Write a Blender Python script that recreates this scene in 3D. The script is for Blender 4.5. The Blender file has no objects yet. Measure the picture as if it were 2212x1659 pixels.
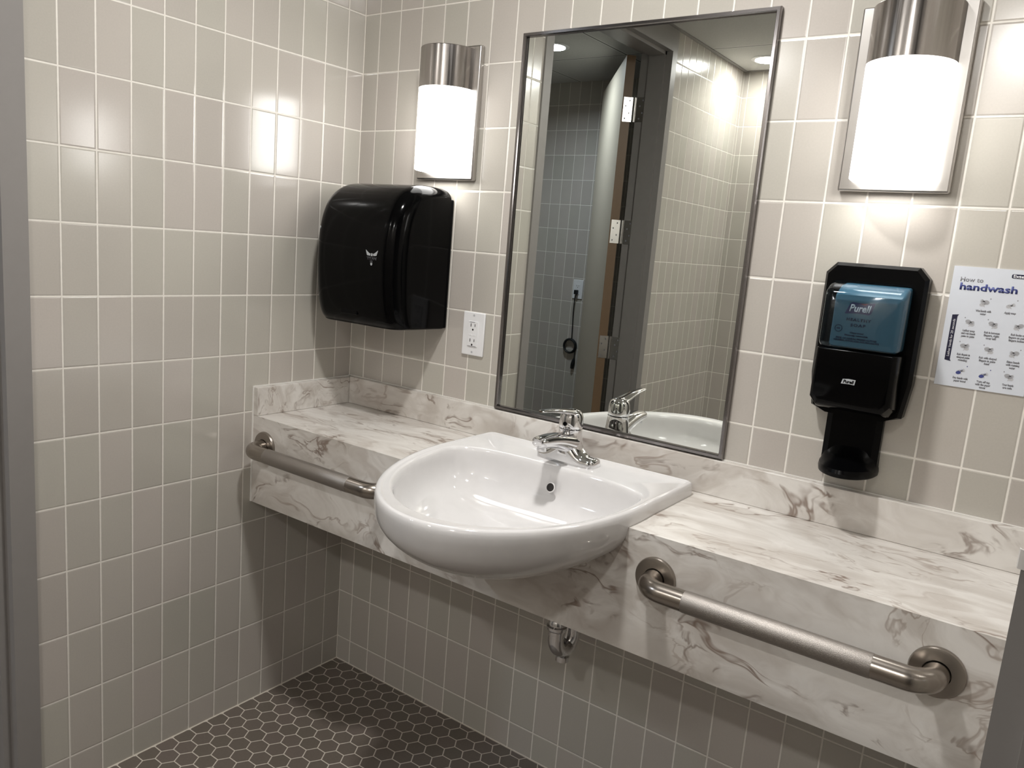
import bpy, bmesh, math, random
from mathutils import Vector, Matrix
random.seed(7)
sc = bpy.context.scene
COL = sc.collection
PI = math.pi
sc.view_settings.view_transform = 'Standard'
sc.view_settings.look = 'None'
sc.view_settings.gamma = 1.0
sc.view_settings.use_curve_mapping = False
sc.view_settings.exposure = 0.14

# ------------------------------------------------------------------ helpers
def new_mat(name):
    m = bpy.data.materials.new(name); m.use_nodes = True
    nt = m.node_tree; nt.nodes.clear()
    out = nt.nodes.new('ShaderNodeOutputMaterial')
    return m, nt, out

class G:
    """small node-graph writer"""
    def __init__(s, nt): s.nt = nt
    def n(s, t, **kw):
        nd = s.nt.nodes.new(t)
        for k, v in kw.items(): setattr(nd, k, v)
        return nd
    def put(s, sock, v):
        if isinstance(v, bpy.types.NodeSocket): s.nt.links.new(v, sock)
        else: sock.default_value = v
    def m(s, op, a, b=None, c=None, clamp=False):
        nd = s.n('ShaderNodeMath', operation=op, use_clamp=clamp)
        s.put(nd.inputs[0], a)
        if b is not None: s.put(nd.inputs[1], b)
        if c is not None: s.put(nd.inputs[2], c)
        return nd.outputs[0]
    def vm(s, op, a, b=None, c=None):
        nd = s.n('ShaderNodeVectorMath', operation=op)
        s.put(nd.inputs[0], a)
        if b is not None: s.put(nd.inputs[1], b)
        if c is not None: s.put(nd.inputs[2], c)
        return nd.outputs['Value'] if op in ('DOT_PRODUCT', 'LENGTH') else nd.outputs[0]
    def pos(s):
        return s.n('ShaderNodeNewGeometry').outputs['Position']
    def obj(s):
        return s.n('ShaderNodeTexCoord').outputs['Object']
    def sep(s, v):
        nd = s.n('ShaderNodeSeparateXYZ'); s.put(nd.inputs[0], v); return nd.outputs
    def comb(s, x, y, z):
        nd = s.n('ShaderNodeCombineXYZ')
        for i, v in enumerate((x, y, z)): s.put(nd.inputs[i], v)
        return nd.outputs[0]
    def ramp(s, v, a, b, o0=0.0, o1=1.0, smooth=True):
        nd = s.n('ShaderNodeMapRange', interpolation_type='SMOOTHSTEP' if smooth else 'LINEAR')
        s.put(nd.inputs[0], v); nd.inputs[1].default_value = a; nd.inputs[2].default_value = b
        nd.inputs[3].default_value = o0; nd.inputs[4].default_value = o1
        return nd.outputs[0]
    def mix(s, f, a, b):
        nd = s.n('ShaderNodeMix', data_type='RGBA')
        s.put(nd.inputs['Factor'], f); s.put(nd.inputs[6], a); s.put(nd.inputs[7], b)
        return nd.outputs[2]
    def noise(s, v, scale, detail=3, rough=.5, dist=0.0):
        nd = s.n('ShaderNodeTexNoise'); s.put(nd.inputs['Vector'], v)
        nd.inputs['Scale'].default_value = scale; nd.inputs['Detail'].default_value = detail
        nd.inputs['Roughness'].default_value = rough; nd.inputs['Distortion'].default_value = dist
        return nd.outputs[0]
    def white(s, v):
        nd = s.n('ShaderNodeTexWhiteNoise', noise_dimensions='3D'); s.put(nd.inputs['Vector'], v)
        return nd.outputs['Value']
    def bump(s, h, strength, dist):
        nd = s.n('ShaderNodeBump'); s.put(nd.inputs['Height'], h)
        nd.inputs['Strength'].default_value = strength; nd.inputs['Distance'].default_value = dist
        return nd.outputs[0]
    def bsdf(s, out, col, rough=.5, metal=0.0, normal=None, **kw):
        b = s.n('ShaderNodeBsdfPrincipled')
        s.put(b.inputs['Base Color'], col if isinstance(col, bpy.types.NodeSocket) else (*col, 1))
        s.put(b.inputs['Roughness'], rough); b.inputs['Metallic'].default_value = metal
        if normal is not None: s.put(b.inputs['Normal'], normal)
        for k, v in kw.items(): s.put(b.inputs[k.replace('_', ' ')], v)
        s.nt.links.new(b.outputs[0], out.inputs[0]); return b

def rgb(c): return (*c, 1)

def tile_mat(name, axis, u0, w=0.07780, v0=0.07722, h=0.1556, corners=(), tint=(1, 1, 1)):
    m, nt, out = new_mat(name); g = G(nt)
    p = g.sep(g.obj()); x = p[axis]; z = p[2]
    U = g.m('DIVIDE', g.m('SUBTRACT', x, u0), w); V = g.m('DIVIDE', g.m('SUBTRACT', z, v0), h)
    du = g.m('MULTIPLY', g.m('ABSOLUTE', g.m('SUBTRACT', U, g.m('ROUND', U))), w)
    dv = g.m('MULTIPLY', g.m('ABSOLUTE', g.m('SUBTRACT', V, g.m('ROUND', V))), h)
    d = g.m('MINIMUM', du, dv)
    for c in corners:
        d = g.m('MINIMUM', d, g.m('ABSOLUTE', g.m('SUBTRACT', x, c)))
    d = g.m('MINIMUM', d, z)
    wob = g.noise(g.obj(), 90, 2)
    dd = g.m('ADD', d, g.m('MULTIPLY', g.m('SUBTRACT', wob, .5), .0009))
    grout = g.ramp(dd, .0011, .0021, 1, 0)
    idv = g.comb(g.m('FLOOR', U), g.m('FLOOR', V), 3.7)
    r = g.white(idv)
    r2 = g.white(g.comb(g.m('FLOOR', V), g.m('FLOOR', U), 9.1))
    t = tint
    ca = (.482*t[0], .460*t[1], .407*t[2], 1); cb = (.500*t[0], .457*t[1], .420*t[2], 1)
    col = g.mix(r, ca, cb)
    fine = g.noise(g.obj(), 260, 2, .6)
    k = g.m('ADD', g.m('MULTIPLY', r2, .07), g.m('ADD', g.m('MULTIPLY', fine, .10), .90))
    col = g.vm('SCALE', col); nd = col.node; nd.inputs['Scale'].default_value = 1; nt.links.new(k, nd.inputs['Scale'])
    col = g.mix(grout, col, (.80*t[0], .765*t[1], .70*t[2], 1))
    hgt = g.ramp(d, .0006, .0045, 0, 1)
    wav = g.noise(g.obj(), 11, 1)
    hh = g.m('ADD', hgt, g.m('MULTIPLY', wav, .10))
    nrm = g.bump(hh, .38, .0016)
    g.bsdf(out, col, g.m('ADD', g.m('MULTIPLY', grout, .5), .165), normal=nrm, Specular_IOR_Level=1.0)
    return m

def hex_mat(name):
    m, nt, out = new_mat(name); g = G(nt)
    p = g.sep(g.obj()); pp = .0506
    u = g.m('DIVIDE', g.m('ADD', p[1], .2491), pp); v = g.m('DIVIDE', g.m('SUBTRACT', p[0], .0205), pp)
    P = g.comb(u, v, 0)
    def wrap(v_):
        nd = g.n('ShaderNodeVectorMath', operation='WRAP'); g.put(nd.inputs[0], v_)
        nd.inputs[1].default_value = (.5, .8660254, 1); nd.inputs[2].default_value = (-.5, -.8660254, -1)
        return nd.outputs[0]
    a = wrap(P); b = wrap(g.vm('SUBTRACT', P, (.5, .8660254, 0)))
    la = g.vm('LENGTH', a); lb = g.vm('LENGTH', b); sel = g.m('LESS_THAN', la, lb)
    nd = g.n('ShaderNodeMix', data_type='VECTOR'); g.put(nd.inputs[0], sel); g.put(nd.inputs[4], b); g.put(nd.inputs[5], a)
    gv = nd.outputs[1]
    ab = g.vm('ABSOLUTE', gv); s = g.sep(ab)
    hd = g.m('MAXIMUM', s[0], g.m('ADD', g.m('MULTIPLY', s[0], .5), g.m('MULTIPLY', s[1], .8660254)))
    d = g.m('MULTIPLY', g.m('SUBTRACT', .5, hd), pp)
    wob = g.noise(g.obj(), 120, 2)
    dd = g.m('ADD', d, g.m('MULTIPLY', g.m('SUBTRACT', wob, .5), .0008))
    dd = g.m('MINIMUM', dd, g.m('SUBTRACT', g.m('MINIMUM', g.m('ABSOLUTE', p[0]), g.m('ABSOLUTE', p[1])), .0025))
    grout = g.ramp(dd, .0009, .0018, 1, 0)
    cid = g.vm('SNAP', g.vm('ADD', g.vm('SUBTRACT', P, gv), (.05, .05, 0)), (.25, .2165, 1))
    r = g.white(cid)
    col = g.mix(r, (.145, .124, .101, 1), (.165, .135, .116, 1))
    fine = g.noise(g.obj(), 180, 3, .6)
    k = g.m('ADD', g.m('MULTIPLY', fine, .3), .83)
    col = g.vm('SCALE', col); nt.links.new(k, col.node.inputs['Scale'])
    col = g.mix(grout, col, (.64, .585, .51, 1))
    nrm = g.bump(g.ramp(d, .0005, .004, 0, 1), .35, .0012)
    g.bsdf(out, col, g.m('ADD', g.m('MULTIPLY', grout, .3), .42), normal=nrm)
    return m

def ceil_mat(name, xs, ys):
    m, nt, out = new_mat(name); g = G(nt)
    p = g.sep(g.obj())
    def dist(c, o, per=.61):
        U = g.m('DIVIDE', g.m('SUBTRACT', c, o), per)
        return g.m('MULTIPLY', g.m('ABSOLUTE', g.m('SUBTRACT', U, g.m('ROUND', U))), per)
    d = g.m('MINIMUM', dist(p[0], xs), dist(p[1], ys))
    line = g.ramp(d, .002, .006, 1, 0)
    bar = g.ramp(d, .011, .013, 1, 0)
    fine = g.noise(g.obj(), 160, 3, .7)
    col = g.mix(fine, (.48, .48, .46, 1), (.66, .66, .64, 1))
    col = g.mix(bar, col, (.72, .72, .70, 1)); col = g.mix(line, col, (.10, .10, .095, 1))
    g.bsdf(out, col, .85, normal=g.bump(g.m('ADD', fine, g.m('MULTIPLY', bar, -1.5)), .3, .002))
    return m

def marble_mat(name, axes):
    """swirled solid-surface stone: cream body, soft cloud bands and thin brown veins"""
    m, nt, out = new_mat(name); g = G(nt)
    o = g.pos()
    v = g.vm('MULTIPLY', o, axes)
    warp = g.n('ShaderNodeTexNoise'); g.put(warp.inputs['Vector'], v); warp.inputs['Scale'].default_value = 2.6; warp.inputs['Detail'].default_value = 3
    wv = g.vm('ADD', v, g.vm('SCALE', g.vm('SUBTRACT', warp.outputs['Color'], (.5, .5, .5))))
    wv.node.inputs[1].links[0].from_node.inputs['Scale'].default_value = .55
    cloud = g.noise(wv, 4.0, 5, .6, .8)
    col = g.mix(g.ramp(cloud, .34, .66), (.55, .510, .468, 1), (.74, .712, .675, 1))
    def veins(scale, width, off, lo, hi, dist=.8, mscale=2.3, det=4):
        q = g.vm('ADD', wv, (off, off*.7, -off))
        n1 = g.noise(q, scale, det, .55, dist)
        line = g.ramp(g.m('ABSOLUTE', g.m('SUBTRACT', n1, .5)), 0, width, 1, 0)
        msk = g.ramp(g.noise(q, mscale, 3, .6), lo, hi)
        return g.m('MULTIPLY', line, msk)
    soft = veins(2.2, .075, 3.1, .42, .62, 1.1)
    thin = veins(3.6, .026, 7.7, .45, .60, 1.0, 2.6)
    dark = veins(2.6, .030, 12.3, .51, .61, 1.2, 4.2)
    spot = veins(5.0, .050, 21.0, .58, .68, 1.4, 6.5)
    col = g.mix(g.m('MULTIPLY', soft, .50), col, (.40, .345, .30, 1))
    col = g.mix(g.m('MULTIPLY', thin, .60), col, (.26, .190, .148, 1))
    col = g.mix(g.m('MULTIPLY', dark, .82), col, (.19, .128, .095, 1))
    col = g.mix(g.m('MULTIPLY', spot, .70), col, (.20, .145, .115, 1))
    g.bsdf(out, col, .30, Specular_IOR_Level=.45)
    return m

def plain(name, col, rough=.5, metal=0.0, bump=None, **kw):
    m, nt, out = new_mat(name); g = G(nt)
    nrm = None
    if bump: nrm = g.bump(g.noise(g.obj(), bump[0], 3, .6), bump[1], .001)
    f = g.noise(g.obj(), 40, 2)
    c = g.mix(f, tuple(x*.97 for x in col)+(1,), tuple(min(1, x*1.03) for x in col)+(1,))
    g.bsdf(out, c, rough, metal, nrm, **kw)
    return m

def brushed(name, col, rough, stretch):
    m, nt, out = new_mat(name); g = G(nt)
    n = g.noise(g.vm('MULTIPLY', g.obj(), stretch), 1.0, 3, .7)
    c = g.mix(n, tuple(x*.86 for x in col)+(1,), rgb(col))
    g.bsdf(out, c, g.ramp(n, .2, .8, rough*.75, rough*1.3), 1.0, g.bump(n, .06, .0006))
    return m

def emit(name, col, s):
    m, nt, out = new_mat(name); g = G(nt)
    e = g.n('ShaderNodeEmission'); e.inputs[0].default_value = rgb(col); e.inputs[1].default_value = s
    nt.links.new(e.outputs[0], out.inputs[0]); return m

# ---- mesh builders (world coordinates)
def B(): return bmesh.new()
def box(bm, x0, x1, y0, y1, z0, z1):
    vs = [bm.verts.new((x, y, z)) for z in (z0, z1) for x, y in ((x0, y0), (x1, y0), (x1, y1), (x0, y1))]
    for f in ((3, 2, 1, 0), (4, 5, 6, 7), (0, 1, 5, 4), (1, 2, 6, 5), (2, 3, 7, 6), (3, 0, 4, 7)):
        bm.faces.new([vs[i] for i in f])
    return bm
def rings(bm, R, closed=True, cap0=True, cap1=True):
    V = [[bm.verts.new(p) for p in r] for r in R]
    n = len(V[0])
    for a, b in zip(V[:-1], V[1:]):
        for i in range(n if closed else n-1):
            j = (i+1) % n
            try: bm.faces.new((a[i], a[j], b[j], b[i]))
            except ValueError: pass
    if cap0: bm.faces.new(V[0][::-1])
    if cap1: bm.faces.new(V[-1])
    return V
def tube(bm, path, rad, n=20, cap=True):
    P = [Vector(p) for p in path]; R = []
    rad = rad if isinstance(rad, (list, tuple)) else [rad]*len(P)
    up = None
    for i, p in enumerate(P):
        t = (P[min(i+1, len(P)-1)]-P[max(i-1, 0)]).normalized()
        if up is None:
            up = t.orthogonal().normalized()
        up = (up-t*up.dot(t)).normalized(); s = t.cross(up)
        R.append([p+(up*math.cos(2*PI*k/n)+s*math.sin(2*PI*k/n))*rad[i] for k in range(n)])
    rings(bm, R, True, cap, cap); return bm
def lathe(bm, prof, c, axis='z', n=32, cap=(True, True)):
    R = []
    for r, h in prof:
        ring = []
        for k in range(n):
            a = 2*PI*k/n; u, v = r*math.cos(a), r*math.sin(a)
            ring.append({'z': (c[0]+u, c[1]+v, c[2]+h), 'y': (c[0]+u, c[1]+h, c[2]+v), 'x': (c[0]+h, c[1]+u, c[2]+v)}[axis])
        R.append(ring)
    rings(bm, R, True, *cap); return bm
def prism(bm, poly, a0, a1, plane='xz'):
    f = {'xz': lambda p, d: (p[0], d, p[1]), 'xy': lambda p, d: (p[0], p[1], d), 'yz': lambda p, d: (d, p[0], p[1])}[plane]
    rings(bm, [[f(p, a0) for p in poly], [f(p, a1) for p in poly]]); return bm
def arc(c, r, a0, a1, n):
    return [(c[0]+r*math.cos(a0+(a1-a0)*i/n), c[1]+r*math.sin(a0+(a1-a0)*i/n)) for i in range(n+1)]
def rrect(x0, x1, y0, y1, r, n=5):
    return (arc((x1-r, y1-r), r, 0, PI/2, n)+arc((x0+r, y1-r), r, PI/2, PI, n)
            + arc((x0+r, y0+r), r, PI, 1.5*PI, n)+arc((x1-r, y0+r), r, 1.5*PI, 2*PI, n))

ORG = {}
def obj(name, bm, mat, parent=None, bevel=None, smooth=35, label=None):
    """link bm as ONE mesh object; vertices are given in world space"""
    me = bpy.data.meshes.new(name)
    bmesh.ops.recalc_face_normals(bm, faces=bm.faces[:])
    org = ORG.get(parent.name, Vector((0, 0, 0))) if parent else Vector((0, 0, 0))
    if org.length: bmesh.ops.translate(bm, vec=-org, verts=bm.verts[:])
    bm.to_mesh(me); bm.free()
    if smooth:
        for p in me.polygons: p.use_smooth = True
        me.set_sharp_from_angle(angle=math.radians(smooth))
    o = bpy.data.objects.new(name, me); COL.objects.link(o)
    me.materials.append(mat)
    if parent: o.parent = parent; ORG[o.name] = org
    if bevel:
        b = o.modifiers.new('bevel', 'BEVEL'); b.width = bevel; b.segments = 3; b.limit_method = 'ANGLE'; b.angle_limit = math.radians(40)
        b.harden_normals = False
    if label: o['label'] = label
    return o
def thing(name, label, cat, loc, group=None):
    o = bpy.data.objects.new(name, None); COL.objects.link(o)
    o.empty_display_size = .05; o.location = loc; ORG[o.name] = Vector(loc)
    o['label'] = label; o['category'] = cat
    if group: o['group'] = group
    return o
def struct(name, bm, mat, **kw):
    o = obj(name, bm, mat, **kw); o['kind'] = 'structure'; return o
def copy_tree(o, loc, label):
    r = o.copy(); COL.objects.link(r); r.location = loc; r['label'] = label
    def rec(src, dst):
        for ch in list(src.children):
            c = ch.copy(); COL.objects.link(c); c.parent = dst; rec(ch, c)
    rec(o, r); return r
def text_bm(bm, s, size, x, y, z, align='LEFT', bold=0.0, shear=0.0, depth=.0004, rot90=False, space=1.0, width=None):
    """append lettering facing -y (reading along +x) to bm"""
    cu = bpy.data.curves.new('lettering', 'FONT'); cu.body = s; cu.size = size; cu.align_x = align
    cu.offset = bold; cu.shear = shear; cu.extrude = 0; cu.space_character = space; cu.resolution_u = 2
    t = bpy.data.objects.new('lettering', cu); COL.objects.link(t)
    dg = bpy.context.evaluated_depsgraph_get(); dg.update()
    me = bpy.data.meshes.new_from_object(t.evaluated_get(dg))
    bpy.data.objects.remove(t); bpy.data.curves.remove(cu)
    xs = [v.co.x for v in me.vertices]
    k = 1.0
    if width and xs: k = width/(max(xs)-min(xs))
    if rot90: M = Matrix(((0, -1, 0, x), (0, 0, 1, y), (k, 0, 0, z), (0, 0, 0, 1)))
    else: M = Matrix(((k, 0, 0, x), (0, 0, -1, y), (0, 1, 0, z), (0, 0, 0, 1)))
    me.transform(M)
    n0 = len(bm.verts); f0 = len(bm.faces)
    bm.from_mesh(me); bpy.data.meshes.remove(me)
    bm.faces.ensure_lookup_table()
    r = bmesh.ops.extrude_face_region(bm, geom=bm.faces[f0:])
    bmesh.ops.translate(bm, vec=(0, depth, 0), verts=[e for e in r['geom'] if isinstance(e, bmesh.types.BMVert)])
    return bm

# ------------------------------------------------------------------ materials
M = {}
M['tile_back'] = tile_mat('wall tile back', 0, .05835, corners=(0.0,))
M['tile_left'] = tile_mat('wall tile left', 1, -.06218, corners=(0.0, -2.9))
M['tile_far'] = tile_mat('wall tile far', 0, .03, corners=(0.0,))
M['hex'] = hex_mat('hex floor tile')
M['ceil_room'] = ceil_mat('ceiling tile room', 0.0, -2.378)
M['ceil_hall'] = ceil_mat('ceiling tile hall', -.455, -2.356)
M['stone_top'] = M['stone_front'] = marble_mat('veined stone', (1.1, 2.7, 1.9))
M['caulk'] = plain('white caulk', (.80, .78, .74), .5)
M['ceramic'] = plain('glazed ceramic', (.67, .655, .65), .06, Coat_Weight=.3, Coat_Roughness=.03)
M['chrome'] = plain('chrome', (.78, .78, .79), .06, 1.0)
M['nickel'] = brushed('brushed nickel', (.41, .385, .365), .20, (300, 300, 3))
M['nickel_plate'] = plain('nickel plate', (.52, .50, .48), .30, 1.0)
M['steel_rail'] = plain('satin steel rail', (.36, .325, .29), .24, 1.0)
M['steel_grip'] = plain('peened steel grip', (.38, .35, .325), .44, 1.0, bump=(900, .5))
M['flange'] = plain('steel flange', (.36, .325, .29), .32, 1.0)
M['mirror'] = plain('silvered glass', (.80, .825, .79), .0, 1.0)
M['frame_steel'] = brushed('stainless mirror frame', (.27, .255, .255), .16, (2, 200, 2))
M['black'] = plain('black glossy plastic', (.0012, .0012, .0014), .11, Specular_IOR_Level=.10)
M['black_satin'] = plain('black satin plastic', (.0014, .0014, .0017), .26, Specular_IOR_Level=.10)
M['black_matte'] = plain('black rubber', (.006, .008, .009), .5)
M['glow'] = emit('lit opal glass', (1.0, .98, .945), 8.2)
M['lens'] = emit('downlight lens', (1.0, .975, .935), 14.0)
M['lens_hall'] = emit('hall downlight lens', (.95, .98, 1.0), 12.0)
M['frame_paint'] = plain('grey door frame paint', (.255, .240, .230), .38, bump=(300, .05))
M['wood_face'] = plain('birch door veneer', (.52, .465, .375), .45)
M['wood_edge'] = plain('brown door edge', (.20, .125, .07), .45)
M['hinge'] = plain('satin chrome hinge', (.62, .60, .58), .25, 1.0)
M['strike'] = plain('bright strike plate', (.92, .91, .90), .55, 1.0)
M['dark_hole'] = plain('dark recess', (.010, .007, .006), .6)
M['white_plastic'] = plain('white plastic', (.80, .80, .81), .35)
M['grey_print'] = plain('grey print', (.22, .22, .24), .6)
M['light_print'] = plain('light grey print', (.48, .48, .50), .6)
M['hand_print'] = plain('mid grey print', (.36, .36, .38), .6)
M['silver_print'] = plain('silver print', (.42, .44, .46), .4)
M['dim_print'] = plain('dim print', (.055, .055, .062), .5)
M['paper'] = plain('poster paper', (.66, .69, .75), .55)
M['navy'] = plain('navy ink', (.045, .06, .22), .55)
M['navy_dark'] = plain('dark navy ink', (.008, .008, .035), .55)
M['label_navy'] = plain('label navy', (.012, .014, .085), .45)
M['label_blue'] = plain('label blue ink', (.006, .014, .055), .45)
M['label_white'] = plain('label white', (.80, .80, .84), .45)
M['label_red'] = plain('label red', (.16, .02, .05), .45)
M['soap_blue'] = plain('blue soap pouch', (.062, .135, .185), .25)
M['lcd'] = plain('soap frame tint', (.02, .06, .10), .3)
M['corridor_paint'] = plain('corridor paint', (.45, .43, .40), .7)

def shell_mat():
    m, nt, out = new_mat('clear cartridge'); g = G(nt)
    tr = g.n('ShaderNodeBsdfTransparent'); tr.inputs[0].default_value = (.78, .88, .93, 1)
    gl = g.n('ShaderNodeBsdfGlossy'); gl.inputs[0].default_value = (.9, .95, 1, 1); gl.inputs[1].default_value = .06
    fr = g.n('ShaderNodeFresnel'); fr.inputs[0].default_value = 1.45
    mx = g.n('ShaderNodeMixShader')
    nt.links.new(g.m('MULTIPLY', fr.outputs[0], .75, clamp=True), mx.inputs[0])
    nt.links.new(tr.outputs[0], mx.inputs[1]); nt.links.new(gl.outputs[0], mx.inputs[2])
    nt.links.new(mx.outputs[0], out.inputs[0]); return m
M['shell'] = shell_mat()

# ------------------------------------------------------------------ the room
CEIL = 2.395
XR = 1.752          # right wall, tile face
YF = -2.90          # far wall
# left doorway
DL0, DL1, DH = -.957, -1.955, 2.291
FW = .050
bm = B(); box(bm, -2.3, 2.9, YF-.1, .6, -.1, 0); struct('floor', bm, M['hex'], smooth=0)
bm = B(); box(bm, -.075, 2.9, YF-.1, .6, CEIL, CEIL+.08); struct('ceiling', bm, M['ceil_room'], smooth=0)
bm = B(); box(bm, -2.3, -.0752, YF-.1, .6, CEIL, CEIL+.08); struct('ceiling_hall', bm, M['ceil_hall'], smooth=0)
bm = B(); box(bm, -.146, 1.90, 0, .12, 0, CEIL); struct('wall_back', bm, M['tile_back'], smooth=0)
bm = B(); box(bm, -2.3, 2.9, YF-.1, YF, 0, CEIL); struct('wall_far', bm, M['tile_far'], smooth=0)
bm = B()
box(bm, -.146, 0, DL0+.045, 0, 0, CEIL)
box(bm, -.146, 0, YF, DL1-.045, 0, CEIL)
struct('wall_left', bm, M['tile_left'], smooth=0)
DR0, DR1 = -.70, -1.80
bm = B()
box(bm, XR, XR+.146, DR0+.045, 0, 0, CEIL)
box(bm, XR, XR+.146, YF, DR1-.045, 0, CEIL)
struct('wall_right', bm, M['tile_left'], smooth=0)
bm = B(); box(bm, -2.4, -2.3, YF, .6, 0, CEIL); struct('wall_hall_left', bm, M['tile_left'], smooth=0)
bm = B(); box(bm, -2.3, -.146, .12, .22, 0, CEIL); struct('wall_hall_back', bm, M['tile_back'], smooth=0)
bm = B(); box(bm, 2.8, 2.9, YF, .6, 0, CEIL); struct('wall_corridor_right', bm, M['corridor_paint'], smooth=0)
bm = B(); box(bm, 1.90, 2.8, .12, .22, 0, CEIL); struct('wall_corridor_back', bm, M['corridor_paint'], smooth=0)
# ceiling edge angle
bm = B()
box(bm, .0005, XR-.0005, -.022, -.0005, CEIL-.004, CEIL-.0005)
box(bm, .0005, .022, YF+.0005, -.0225, CEIL-.004, CEIL-.0005)
box(bm, .0225, XR-.0005, YF+.0005, YF+.022, CEIL-.004, CEIL-.0005)
struct('trim_3', bm, M['frame_paint'], smooth=0)

def frame(name, xf, xb, y0, y1, sx, dh=DH):
    """hollow-metal frame; xf room face, xb far face, opening y1..y0, sx=+1 if room lies at larger x"""
    bm = B()
    L = xb-xf
    def q(t): return xf+L*t
    t1, t2 = .19, .69
    for ya, s in ((y0, 1), (y1, -1)):
        poly = [(xf, ya+s*FW), (xf, ya), (q(t1), ya), (q(t1), ya-s*.016), (q(t2), ya-s*.016), (q(t2), ya), (xb, ya), (xb, ya+s*FW)]
        prism(bm, poly, 0, CEIL-.005, 'xy')
    poly = [(xf, CEIL-.005), (xf, dh), (q(t1), dh), (q(t1), dh-.016), (q(t2), dh-.016), (q(t2), dh), (xb, dh), (xb, CEIL-.005)]
    R = [[(p[0], y1, p[1]) for p in poly], [(p[0], y0, p[1]) for p in poly]]
    rings(bm, R)
    return struct(name, bm, M['frame_paint'], smooth=0)
frame('trim_1', .008, -.155, DL0, DL1, 1)
tr2 = frame('trim_2', 1.7412, 1.905, DR0, DR1, -1)
# strike plate with curved lip on the right-hand frame
bm = B()
z0, z1 = 1.0605, 1.0815
prof = [(1.800, DR0-.0005), (1.752, DR0-.0012), (1.7425, DR0-.0015), (1.7392, DR0+.000), (1.7378, DR0+.004), (1.7366, DR0+.0035), (1.7378, DR0-.002), (1.7420, DR0-.0032), (1.800, DR0-.0025)]
prism(bm, prof, z0, z1, 'xy')
obj('strike_lip', bm, M['strike'], tr2)

# ---- door leaf standing open into the hall, hinged on the far jamb
PIN = Vector((-.166, -1.951)); PHI = math.radians(144.2)
def dpt(u, v, z):
    c, s = math.cos(PHI), math.sin(PHI)
    return (PIN.x+c*u-s*v, PIN.y+s*u+c*v, z)
def dbox(bm, u0, u1, v0, v1, z0, z1):
    R = [[dpt(u, v, z) for u, v in ((u0, v0), (u1, v0), (u1, v1), (u0, v1))] for z in (z0, z1)]
    rings(bm, R); return bm
d = struct('door_1', dbox(B(), .012, .056, .006, .975, .008, 2.283), M['wood_face'], smooth=0, bevel=.0015)
obj('edge_band', dbox(B(), .0122, .0558, .0045, .0062, .009, 2.282), M['wood_edge'], d, smooth=0)
for hz in (2.033, 1.452, .874, .292):
    bm = B(); hh = .057
    dbox(bm, .006, .050, .0022, .0044, hz-hh, hz+hh)                     # leaf on the door edge
    box(bm, -.158, -.108, -1.9549, -1.9525, hz-hh, hz+hh)                # leaf on the jamb
    h = obj('hinge', bm, M['hinge'], d, smooth=0)
    bm = B(); lathe(bm, [(.0065, -hh), (.0065, hh)], (PIN.x+.004, PIN.y, hz), n=16)
    obj('knuckle', bm, M['hinge'], h)
    bm = B()
    for k in range(4):
        zz = hz+(-.042, -.016, .016, .042)[k]; uu = (.040, .022, .040, .022)[k]
        c = dpt(uu, .0020, zz)
        lathe(bm, [(.0042, -.0008), (.0042, .0004)], c, 'y', 10)
        lathe(bm, [(.0042, -.0004), (.0042, .0009)], (-.112-uu*.85+.012, -1.9520, zz), 'y', 10)
    obj('screws', bm, M['grey_print'], h)

# ------------------------------------------------------------------ vanity counter
ZT = .845; YC = -.347; ZA = .603
SX, SY = .861, -.36     # sink centre
SA = .277
def sink_s(t): return max(.12, 1-t**1.95)
V = thing('vanity_counter', 'cream and brown veined stone vanity counter along the back wall, cut round the white sink', 'counter', (.87, 0, ZA))
CX1 = XR-.0015
YB = YC+.0202
poly = [(.002, -.0005), (.002, YB), (.853-.264, YB), (.853-.264, -.060), (.853+.264, -.060), (.853+.264, YB), (CX1, YB), (CX1, -.0005)]
bm = B(); prism(bm, poly, ZT-.022, ZT, 'xy'); obj('countertop', bm, M['stone_top'], V, smooth=30)
notch = []
for i in range(41):
    k = -1+2*i/40
    t = math.sqrt(max(0, 1-k*k)) if False else None
hw = lambda z: .2690*sink_s((.842-z)/.168)*.985
zs = [.8229, .80, .78, .76, .74, .72, .70, .69, .68, .672, .666, .662]
zs = [z for z in zs if z > .677]+[.6755]
left = [(SX-hw(z), z) for z in zs]; right = [(SX+hw(z), z) for z in zs][::-1]
poly = [(.002, ZA), (.002, .8229)]+left+[(SX, .6742)]+right+[(CX1, .8229), (CX1, ZA)]
bm = B()
# apron split at the sink centre so that each half stays a clean polygon
pl = [(.002, ZA), (.002, ZT), (SX-.268, ZT)]+left+[(SX, .6742), (SX, ZA)]
pr = [(SX, ZA), (SX, .6742)]+right+[(SX+.252, ZT), (CX1, ZT), (CX1, ZA)]
prism(bm, pl, YC, YC+.02, 'xz'); prism(bm, pr, YC, YC+.02, 'xz')
bmesh.ops.remove_doubles(bm, verts=bm.verts[:], dist=1e-5)
obj('apron', bm, M['stone_front'], V, smooth=30)
bm = B(); box(bm, .0215, CX1, -.019, -.0006, ZT+.0002, .925); obj('backsplash', bm, M['stone_top'], V, bevel=.0015, smooth=30)
bm = B(); box(bm, .002, .021, YC, -.0006, ZT+.0002, .922); obj('side_splash', bm, M['stone_front'], V, bevel=.0015, smooth=30)
bm = B(); box(bm, .0003, .0042, YC-.0022, YC+.0012, ZA, .9232); box(bm, .0003, .0035, YC, -.0006, .9222, .9245)
box(bm, .0003, CX1, -.0035, -.0004, .9252, .9270)
obj('caulk_bead', bm, M['caulk'], V, smooth=0)

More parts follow.
